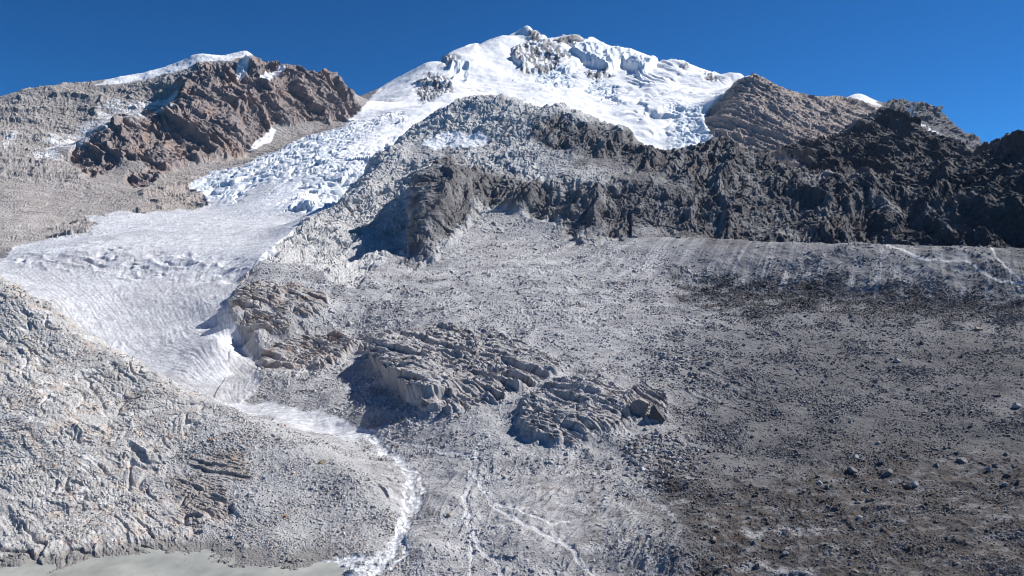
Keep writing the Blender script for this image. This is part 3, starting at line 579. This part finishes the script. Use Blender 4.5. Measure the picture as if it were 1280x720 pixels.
mixc(tong * sst(0, .4, fbm(qx / 34, qy / 34, 4, 1133)) * .6, C3(.80, .81, .82))
dirt = area([(262,506),(300,504),(322,488),(318,450),(300,430),(290,460),(255,480),(200,470),(130,430),(60,380),(30,372),(130,450),(200,500)], warp=2, blur=7) * m_glac
mixc(tong * sst(.06, .3, fbm(AC * 70 + .4 * n_mid, LY * 14, 4, 1136)) * (.3 + .6 * steep), C3(.47, .47, .49))
fb = np.log(Y) * 26 + (AC - .5) ** 2 * 7 + fbm(qx / 120, qy / 120, 3, 1137) * 1.6          # curved flow bands
mixc(tong * (1 - .6 * steep) * sst(.0, .45, gn(fb, AC * 1.5, 1138)) * .55, C3(.50, .49, .505)); mixc(tong * sst(.0, .4, n_big) * .45, C3(.57, .555, .56)); mixc(tong * sst(.12, .3, fbm(qx / 22, qy / 7, 4, 1139)) * .5, C3(.44, .43, .43))
mixc(dirt * (.55 + .45 * sst(-.2, .2, n_mid)), C3(.43, .42, .42))
mixc(fall, C3(.80, .82, .84))
mixc(fall * sst(.45, .75, facets(qx / 9, qy / 5, 1140)[2]) * .55, C3(.60, .69, .78))
mixc(fall * sst(.25, .5, n_mid) * .4, C3(.55, .57, .60))
mixc(lane * m_glac, C3(.82, .83, .85))
mixc(msn, C3(.88, .88, .885))
mixc(np.clip(ice1 + cliff2 * .8, 0, 1) * msn, C3(.74, .80, .85))
mixc(m_terr * sst(.1, .4, fbm(qx / 50, qy / 16, 5, 1150)) * .5, C3(.66, .69, .74))
mixc(snowrock * sst(-.25, .0, fbm(qx / 5 + qy / 40, qy / 24, 4, 1160) - .06 + .4 * (UU > 690) * (UU < 738) * (V < 58)), C3(.17, .163, .17))
mixc(m_brown, C3(.35, .285, .25))
mixc(m_brown * sst(-.05, .35, fbm(qx / 40, qy / 40, 5, 1170)) * .6, C3(.42, .33, .28))
mixc(m_brown * sst(.15, .4, fbm(qx / 20, qy / 60, 5, 1175)) * .5, C3(.17, .155, .155))
band = area([(930,170),(945,162),(960,168),(985,160),(990,165),(970,174),(940,180)], [(1000,135),(1060,140),(1070,150),(1000,152),(970,150)], warp=3, blur=6) * m_brown
mixc(band * sst(.0, .3, fbm(qx / 12, qy / 8, 4, 1180)) * .7, C3(.42, .40, .38))
mixc(m_knob, C3(.06, .058, .062))
mixc(m_knob * sst(.1, .4, n_mid) * .6, C3(.11, .10, .10))
mixc(m_far, C3(.14, .135, .145))
farsnow = area([(1040,118),(1062,112),(1080,114),(1098,124),(1102,134),(1088,132),(1060,126)], [(1128,138),(1140,134),(1150,150),(1175,172),(1160,172),(1135,152)], warp=.8, blur=1) * m_far
mixc(farsnow * sst(-.3, 0, fbm(qx / 8, qy / 12, 3, 1190) + np.where(UU < 1105, .5, -.05)), C3(.85, .85, .86))
for mp in m_patch: mixc(mp, C3(.86, .86, .87))
shore = (d0 + d1) * (Y < 300) * (UU < 430) * sst(EYE - 117.6, EYE - 119.4, Z2)
mixc(shore * .75, C3(.16, .15, .14))
mixc(m_pond, C3(.60, .595, .60))
mixc(m_pond * sst(-.05, .25, fbm(qx / 30, qy / 5, 4, 1200)), C3(.80, .81, .83))
mixc(m_river, C3(.42, .42, .43))
mixc(m_river * sst(-.35, .3, fbm(qx / 6, qy / 9, 4, 1210)), C3(.80, .81, .83))
# grain: every stone its own tone
grain = (1 + .16 * n_fin + .10 * n_mid) * (1 + (rnd - .5) * np.where(m_glac + msn > .5, .04, .26))
wet = 1 + .10 * n_big
C *= (grain * np.where(m_glac + msn > .5, .5 + .5 / np.maximum(grain, .3), wet))[..., None]
np.clip(C, .02, .92, out=C)

# ------------------------------------------------------------------ materials
def new_mat(name, rough=.9, spec=.25, grain=(1.2, .18), bump=(.9, .25, .35), attr=True, color=None):
    m = bpy.data.materials.new(name); m.use_nodes = True; t = m.node_tree; N, K = t.nodes, t.links
    b = N['Principled BSDF']; b.inputs['Roughness'].default_value = rough; b.inputs['Specular IOR Level'].default_value = spec
    tc = N.new('ShaderNodeTexCoord')
    if attr:
        a = N.new('ShaderNodeAttribute'); a.attribute_name = 'tint'; src = a.outputs['Color']
    else:
        a = N.new('ShaderNodeRGB'); a.outputs[0].default_value = (*color, 1); src = a.outputs[0]
    n1 = N.new('ShaderNodeTexNoise'); n1.inputs['Scale'].default_value = grain[0]; n1.inputs['Detail'].default_value = 5; n1.inputs['Roughness'].default_value = .65
    K.new(tc.outputs['Object'], n1.inputs['Vector'])
    mr = N.new('ShaderNodeMapRange'); mr.inputs['From Min'].default_value = .3; mr.inputs['From Max'].default_value = .7
    mr.inputs['To Min'].default_value = 1 - grain[1]; mr.inputs['To Max'].default_value = 1 + grain[1]
    K.new(n1.outputs['Fac'], mr.inputs['Value'])
    mx = N.new('ShaderNodeVectorMath'); mx.operation = 'SCALE'; K.new(src, mx.inputs[0]); K.new(mr.outputs['Result'], mx.inputs['Scale'])
    K.new(mx.outputs['Vector'], b.inputs['Base Color'])
    if bump:
        n2 = N.new('ShaderNodeTexNoise'); n2.inputs['Scale'].default_value = bump[0]; n2.inputs['Detail'].default_value = 6; n2.inputs['Roughness'].default_value = .7
        K.new(tc.outputs['Object'], n2.inputs['Vector'])
        bp = N.new('ShaderNodeBump'); bp.inputs['Strength'].default_value = bump[2]; bp.inputs['Distance'].default_value = bump[1]
        K.new(n2.outputs['Fac'], bp.inputs['Height']); K.new(bp.outputs['Normal'], b.inputs['Normal'])
    return m
M_near = new_mat('scree', grain=(1.6, .22), bump=(1.1, .6, .6))
M_rock = new_mat('grey_rock', grain=(.5, .2), bump=(.3, 2.0, .6))
M_farrock = new_mat('mountain_rock', grain=(.12, .18), bump=(.08, 8.0, .6))
M_ice = new_mat('glacier_ice', rough=.55, spec=.35, grain=(.25, .06), bump=(.5, .6, .35))
M_snow = new_mat('firn_snow', rough=.7, spec=.3, grain=(.03, .03), bump=(.03, 6.0, .3))
M_foam = new_mat('white_water', rough=.25, spec=.5, grain=(1.5, .12), bump=(1.2, .4, .5))

# ------------------------------------------------------------------ the land cut into its surfaces
QI = np.arange(NR * NC).reshape(NR, NC)
cell = lambda a: (a[:-1, :-1] + a[1:, :-1] + a[:-1, 1:] + a[1:, 1:]) * .25
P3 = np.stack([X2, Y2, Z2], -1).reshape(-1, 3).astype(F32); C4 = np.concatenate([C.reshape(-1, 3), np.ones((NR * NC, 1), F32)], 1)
owner = np.zeros((NR - 1, NC - 1), np.int32); SURF = []
def claim(mask, *args, thr=.5):
    SURF.append(args); owner[(cell(mask.astype(F32)) > thr)] = len(SURF) - 1
def tag(o, label, cat=None, group=None, kind=None):
    o['label'] = label
    if cat: o['category'] = cat
    if group: o['group'] = group
    if kind: o['kind'] = kind
    return o
ST = 'structure'
claim(np.ones((NR, NC)), 'ground', M_near, 'grey boulder plain and fan of scree below the rock hill', None, ST)
claim(d0, 'rock_spur', M_near, 'pale slabby rock spur and scree slope above the milky lake', None, ST)
claim(front * (Y > 560) * (UU > 800), 'moraine', M_near, 'long level moraine wall of grey debris with a footpath', None, ST)
claim(np.maximum(m_crag * front, d1 * (Y > 850) * (UU < 800)), 'hill', M_rock, 'grey rock hill with dark cliffs below the snow mountain', None, ST, )
claim(ridge, 'dark_hill', M_rock, 'dark craggy ridge behind the moraine crest', None, ST)
claim(d2, 'mountain', M_farrock, 'brown rock mountain and tan scree above the glacier', None, ST)
claim(m_glac, 'glacier', M_ice, 'white glacier tongue flowing down from a crevassed icefall', None, ST)
claim(msn, 'snow_mountain', M_snow, 'highest snow covered mountain with ice cliffs under the blue sky', None, ST)
claim(m_brown, 'brown_mountain', M_farrock, 'brown rocky shoulder beside the high snowfield', None, ST)
claim(m_knob, 'dark_mountain', M_farrock, 'black rock knob in front of the brown shoulder', None, ST)
claim(m_far, 'far_mountain', M_farrock, 'far grey peak streaked with snow', None, ST)
claim(m_river, 'river', M_foam, 'white meltwater river tumbling down the valley', None, ST)
claim(m_pond, 'meltwater_flat', M_foam, 'pale braided meltwater flat below the glacier toe', None, ST)
claim(m_path, 'path', M_near, 'pale footpath climbing the moraine wall', None, ST)
OL = ['brown rounded rock outcrop at the glacier edge, dark hollow facing the ice', 'pale pinkish rock outcrop just above the brown one at the glacier edge',
      'low dark outcrop, lowest of the three at the glacier edge', 'long brown outcrop above the scree next to the glacier toe',
      'narrow dark rock band joining the long brown outcrop to the biggest outcrop', 'biggest layered grey outcrop in the middle of the valley, casting a deep shadow',
      'small knob of split rock at the upper edge of the talus blocks',
      'slabby grey outcrop with a black overhang, lowest on the valley fan']
for mo, l in zip(m_outs, OL): claim(mo, 'rock_outcrop', M_near, l, 'rock outcrop', None)
PL = ['long white snow cap along the crest of the brown mountain', 'small slanting snow patch at the foot of the brown cliff', 'flat white snow field lying on top of the grey rock hill',
      'thin snow streak in the top gully of the brown mountain', 'narrow snow patch in the notch of the brown mountain crest']
for k, (mo, l) in enumerate(zip(m_patch, PL)):
    if k != 3: claim(mo, 'snow_patch', M_snow, l, 'snow patch', None, thr=.35)
allq = np.stack([QI[:-1, :-1], QI[:-1, 1:], QI[1:, 1:], QI[1:, :-1]], -1)
def mesh_from(name, co, faces, mat, tint=None, smooth=False):
    me = bpy.data.meshes.new(name); k = faces.shape[1]
    me.vertices.add(len(co)); me.vertices.foreach_set('co', np.ascontiguousarray(co, F32).ravel())
    me.loops.add(faces.size); me.loops.foreach_set('vertex_index', np.ascontiguousarray(faces, np.int32).ravel())
    me.polygons.add(len(faces)); me.polygons.foreach_set('loop_start', np.arange(0, faces.size, k, dtype=np.int32))
    me.polygons.foreach_set('use_smooth', np.full(len(faces), smooth))
    if tint is not None:
        a = me.attributes.new('tint', 'FLOAT_COLOR', 'POINT'); a.data.foreach_set('color', np.ascontiguousarray(tint, F32).ravel())
    me.update(); me.materials.append(mat); return me
def obj(name, me):
    o = bpy.data.objects.new(name, me); col.objects.link(o); return o
SMOOTH = {'glacier', 'snow_mountain', 'snow_patch', 'river', 'meltwater_flat'}
for s, (name, mat, label, cat, kind) in enumerate(SURF):
    f = allq[owner == s]
    if not len(f): print('EMPTY', name, label); continue
    used, inv = np.unique(f.ravel(), return_inverse=True)
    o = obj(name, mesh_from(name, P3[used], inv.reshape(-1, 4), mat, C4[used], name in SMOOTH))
    tag(o, label, cat, {'rock_outcrop': 'bedrock outcrops of the valley floor', 'snow_patch': 'snow patches on the rock'}.get(name), kind)

# lake: milky still water
lk = new_mat('milky_water', rough=.28, spec=.5, grain=(.06, .30), bump=(.5, .25, .22), attr=False, color=(.345, .345, .305))
gx, gy = np.meshgrid(np.linspace(-330, -55, 60), np.linspace(90, 300, 60))
qi = np.arange(3600).reshape(60, 60); qf = np.stack([qi[:-1, :-1], qi[:-1, 1:], qi[1:, 1:], qi[1:, :-1]], -1).reshape(-1, 4)
tag(obj('lake', mesh_from('lake', np.stack([gx, gy, np.full(gx.shape, EYE - 120.0)], -1).reshape(-1, 3), qf, lk, None, True)), 'milky grey meltwater lake at the foot of the rock spur', None, None, ST)

# ------------------------------------------------------------------ stones and boulders
import bmesh
VV = HORIZ - FPX * (Z2 - EYE) / Y2; UV2 = 640 + FPX * X2 / Y2
seen = (VV <= np.minimum.accumulate(VV, axis=0) + .6) & (VV < 735) & (UV2 > -60) & (UV2 < 1340)
def blob(level, seed, cuts=15, flat=.72):
    r = random.Random(seed); bm = bmesh.new(); bmesh.ops.create_icosphere(bm, subdivisions=level, radius=1.0)
    v = np.array([p.co[:] for p in bm.verts]); f = np.array([[p.index for p in q.verts] for q in bm.faces]); bm.free()
    for _ in range(cuts):
        n = np.array([r.gauss(0, 1), r.gauss(0, 1), r.gauss(0, .8)]); n /= np.linalg.norm(n); d = r.uniform(.38, .80)
        v -= np.maximum(v @ n - d, 0)[:, None] * n
    v *= (r.uniform(.9, 1.25), r.uniform(.7, 1.0), flat * r.uniform(.8, 1.15))
    v += np.random.default_rng(seed).normal(0, .018 if level > 1 else .07, v.shape)
    return v.astype(F32), f
pebbles = [blob(1, 300 + k, 7) for k in range(10)]
def spots(weight, n):
    p = (weight * seen).ravel().astype(np.float64); p /= p.sum()
    return rng.choice(len(p), n, p=p)
XF, YF, ZF, CF = X2.ravel(), Y2.ravel(), Z2.ravel(), C.reshape(-1, 3)
def strew(name, label, weight, n, lo, hi, power, tone, zmax=6.0):
    idx = spots(weight, n); t = rng.random(n)
    px = lo * (1 + t * ((lo / hi) ** power - 1)) ** (-1 / power)          # many small, few large
    size = np.minimum(px * YF[idx] / FPX * .5, zmax)
    vs_, fs_, cs_ = [], [], []; base = 0
    kind = rng.integers(0, len(pebbles), n); a = rng.random(n) * 6.283
    for k, (v, f) in enumerate(pebbles):
        m = np.nonzero(kind == k)[0]
        c, sn = np.cos(a[m])[:, None], np.sin(a[m])[:, None]; sz = size[m][:, None]
        x = (v[:, 0] * c - v[:, 1] * sn) * sz + XF[idx[m]][:, None]; y = (v[:, 0] * sn + v[:, 1] * c) * sz + YF[idx[m]][:, None]
        z = v[:, 2] * sz + ZF[idx[m]][:, None] + sz * .15
        vs_.append(np.stack([x, y, z], -1).reshape(-1, 3)); fs_.append((f[None] + (np.arange(len(m)) * len(v))[:, None, None]).reshape(-1, 3) + base); base += len(m) * len(v)
        q = CF[idx[m]] * .72 + np.array(tone) * .28; q = q * rng.uniform(.62, 1.36, len(m))[:, None]
        hue = rng.random(len(m))[:, None]; q = np.where(hue > .93, q * (1.25, .95, .72), q)
        cs_.append(np.repeat(np.c_[np.clip(q, .03, .8), np.ones(len(m))], len(v), 0))
    o = obj(name, mesh_from(name, np.concatenate(vs_), np.concatenate(fs_), M_stone, np.concatenate(cs_)))
    tag(o, label, None, None, 'stuff')
M_stone = new_mat('stone', grain=(1.4, .2), bump=(1.6, .3, .5))
dry = loose * (1 - np.clip(m_path + m_silt + m_river + m_pond, 0, 1))
talus = area([(775,560),(800,545),(850,545),(880,560),(870,590),(840,602),(800,600),(780,585)], [(820,430),(900,440),(870,480),(820,470)], warp=2.5, blur=6, gate=front)
plain = front * dry * (Y < 760)
clump = sst(-.2, .4, fbm(X / 24, Y / 24, 5, 2001)) * (.35 + sst(-.3, .3, fbm(X / 90, Y / 90, 3, 2005))) + .06
strew('rubble', 'small grey stones littering the boulder plain and the fan', plain * clump * (1 + 1.2 * sst(640, 900, UU) - .9 * area([(500,560),(620,545),(760,600),(860,700),(860,800),(440,800)], blur=15)), 62000, 1.3, 6.5, 2.6, (.34, .335, .335))
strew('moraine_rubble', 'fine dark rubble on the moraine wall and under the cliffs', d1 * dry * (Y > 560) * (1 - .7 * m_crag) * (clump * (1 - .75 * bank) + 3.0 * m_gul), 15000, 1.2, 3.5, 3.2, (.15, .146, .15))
strew('spur_rubble', 'grey rubble covering the scree side of the rock spur', d0 * (1 - .6 * m_spur) * (1 - np.clip(m_path + m_river + m_pond + shore, 0, 1)) * clump, 20000, 1.3, 6, 2.8, (.40, .39, .385))
strew('talus_rubble', 'blocky pale rubble heaped below the split slabs', talus, 900, 3, 11, 2.2, (.34, .34, .35))
STONE = {k: new_mat(k + '_stone', grain=(.9, .22), bump=(1.1, .5, .6), attr=False, color=c) for k, c in dict(grey=(.29, .285, .29), dark=(.11, .105, .105), pale=(.46, .45, .43), tan=(.42, .32, .22), orange=(.42, .21, .09), slate=(.185, .18, .178), brown=(.27, .24, .225)).items()}
meshes = {}
def boulder(i, px, tone, label, group=None, variant=None, sx=1.0, sz=1.0, sink=.10):
    k = (variant if variant is not None else random.randrange(14), tone)
    if k not in meshes:
        v, f = blob(3 if px > 7 else 2, 40 + k[0]); meshes[k] = mesh_from('boulder', v, f, STONE[tone])
    o = obj('boulder', meshes[k]); r = px * YF[i] / FPX * .5
    o.location = (XF[i], YF[i], ZF[i] + r * sink); o.rotation_euler = (random.uniform(-.3, .3), random.uniform(-.3, .3), random.uniform(0, 6.28)); o.scale = (r * sx, r, r * sz)
    return tag(o, label, 'boulder', group)
flat_i = np.nonzero(seen.ravel())[0]; fu = UV2.ravel()[flat_i]; fv = VV.ravel()[flat_i]
def at(u, v): return flat_i[np.argmin((fu - u) ** 2 + (fv - v) ** 2)]
SINGLE = [
 (264,551,8,'orange','small orange boulder high on the spur scree, above the other orange stones'), (358,645,9,'orange','bright orange boulder low on the spur scree above the lake'),
 (402,579,12,'tan','big tan boulder with a white top on the spur crest facing the river'), (292,575,9,'tan','tan boulder among grey stones in the middle of the spur scree'),
 (313,618,8,'pale','white boulder beside the dark hollow of the spur scree'),
 (1203,577,17,'slate','broad grey boulder on the edge of the brown hummocks, beside the dark pair'), (1229,581,13,'dark','dark block of the pair right of the broad grey boulder'), (1245,584,11,'dark','smaller block of the dark pair next to the broad grey boulder'),
 (1171,583,11,'slate','rounded boulder just left of the broad grey one'), (1111,593,15,'slate','tall boulder standing below its partner on the brown hummock'), (1102,579,12,'slate','squat boulder perched above the tall one on the hummock'),
 (1066,590,14,'slate','sharp grey boulder at the foot of a dark debris cone'), (1070,572,9,'pale','pale stone on the top of the dark debris cone'), (1083,615,15,'slate','long grey boulder lying in the brown grass below the sharp one'),
 (1145,607,13,'pale','pale flat boulder alone on a rounded brown hummock'), (1025,604,10,'pale','white boulder of the close pair among brown hummocks'), (1028,615,10,'slate','grey boulder touching the white one from below'),
 (1132,624,9,'slate','small grey boulder in a hollow under the pale flat boulder'), (1075,648,10,'pale','pale angular boulder amid reddish grass'), (1269,508,13,'pale','pale boulder at the far edge of the dark boulder plain'),
 (1248,495,10,'tan','pinkish boulder above the pale one on the dark boulder plain'), (1122,452,10,'pale','bright white boulder alone on the dark boulder plain'), (1223,413,11,'tan','cream boulder under the dark rubble foot of the moraine'),
 (1152,429,10,'dark','black boulder between cream stones on the upper plain'), (1040,527,10,'slate','grey boulder throwing a long shadow on the smooth debris slope'), (944,620,9,'dark','dark boulder on the rim between grey debris and brown ground'),
 (762,585,12,'dark','black boulder at the lower end of the talus blocks'), (790,592,10,'grey','blue grey block just below the talus heap'), (634,568,8,'brown','brown boulder at the head of the pale silt channels'), (561,645,8,'tan','tan boulder between the river and the silt channel'),
 (1259,597,12,'dark','dark slabby boulder near the edge of the brown hummocks'), (438,405,8,'pale','white boulder on the scree above the long brown outcrop'), (892,675,11,'tan','tan boulder on a small grey mound beside the wet ground'),
]
for u, v, px, tone, label in SINGLE: boulder(at(u, v), px * 1.05, tone, label, 'single large boulders')
def slab(u, v, pts2, depth, lean, tone, label):                # an upright split slab: outline in half-widths, given a thickness and a lean
    i = at(u, v); k = YF[i] / FPX; bm = bmesh.new()
    p = [(a * k, b * k) for a, b in pts2]
    fr = [bm.verts.new((x, -.12 * z, z)) for x, z in p]; bk = [bm.verts.new((x * .8 + lean * k, depth * k - .1 * z, z * .93)) for x, z in p]
    bm.faces.new(fr); bm.faces.new(bk[::-1])
    for j in range(len(p)): bm.faces.new((fr[j - 1], bk[j - 1], bk[j], fr[j])[::-1])
    bmesh.ops.recalc_face_normals(bm, faces=bm.faces[:]); bmesh.ops.triangulate(bm, faces=bm.faces[:])
    bmesh.ops.subdivide_edges(bm, edges=bm.edges[:], cuts=9, use_grid_fill=True)
    for w_ in bm.verts:
        n = math.sin((w_.co.x * 1.5 + w_.co.z * .9) / k * 1.1) * .3 + random.uniform(-.13, .13); w_.co.y += n * k * 1.3; w_.co.x += random.uniform(-.1, .1) * k
    me = bpy.data.meshes.new('boulder'); bm.to_mesh(me); bm.free(); me.materials.append(STONE[tone])
    o = obj('boulder', me); o.location = (XF[i], YF[i], ZF[i] - 2 * k); tag(o, label, 'boulder', 'single large boulders')
slab(796, 520, [(-13,-6),(-14,7),(-5,22),(3,24),(15,18),(11,3),(5,-6)], 18, 6, 'brown', 'big tilted brown slab standing on the boulder plain')
slab(817, 524, [(-9,-6),(-3,17),(1,20),(5,13),(15,1),(11,-6)], 13, 6, 'dark', 'dark split block leaning next to the tilted brown slab')
GROUPS = [
 (talus * (VV > 530), 85, 4.5, 12, ('grey', 'grey', 'pale'), 'angular grey block in the talus heap below the split slabs', 'blocks of the talus heap'),
 (m_tundra * (UU > 840) * dry, 105, 4, 12, ('slate', 'slate', 'grey', 'dark'), 'small boulder half sunk in the brown hummocky ground', 'boulders on the brown hummocks'),
 (d0 * dry * (1 - .8 * m_spur) * clump, 65, 4.5, 8, ('grey', 'pale', 'grey', 'tan'), 'small stone on the grey scree side of the rock spur', 'stones on the spur scree'),
 (plain * (UU > 850) * (VV < 570), 60, 4, 9, ('slate', 'dark', 'slate', 'grey'), 'small boulder strewn over the dark debris plain under the moraine', 'boulders on the dark debris plain')]
for wgt, n, lo, hi, tones, label, group in GROUPS:
    for i in spots(wgt, n): boulder(i, lo + (hi - lo) * random.random() ** 2.2, random.choice(tones), label, group)

# thin mountain air
hz = bpy.data.materials.new('haze'); hz.use_nodes = True; t = hz.node_tree; t.nodes.clear()
pv = t.nodes.new('ShaderNodeVolumePrincipled'); pv.inputs['Color'].default_value = (.72, .85, 1.0, 1); pv.inputs['Density'].default_value = 6e-6; pv.inputs['Anisotropy'].default_value = .2
om = t.nodes.new('ShaderNodeOutputMaterial'); t.links.new(pv.outputs[0], om.inputs['Volume'])
lo_z = float(Z2.min()) - 3.0; hi_z = max(float(Z2.max()), EYE) + 5.0
bx = np.array([(x, y, z) for x in (-7500, 7500) for y in (-60, 7200) for z in (lo_z, hi_z)], F32)
bf = np.array([(0, 1, 3, 2), (4, 6, 7, 5), (0, 4, 5, 1), (2, 3, 7, 6), (0, 2, 6, 4), (1, 5, 7, 3)])
tag(obj('haze', mesh_from('haze', bx, bf, hz)), 'thin bluish air between the camera and the far peaks', None, None, 'stuff')
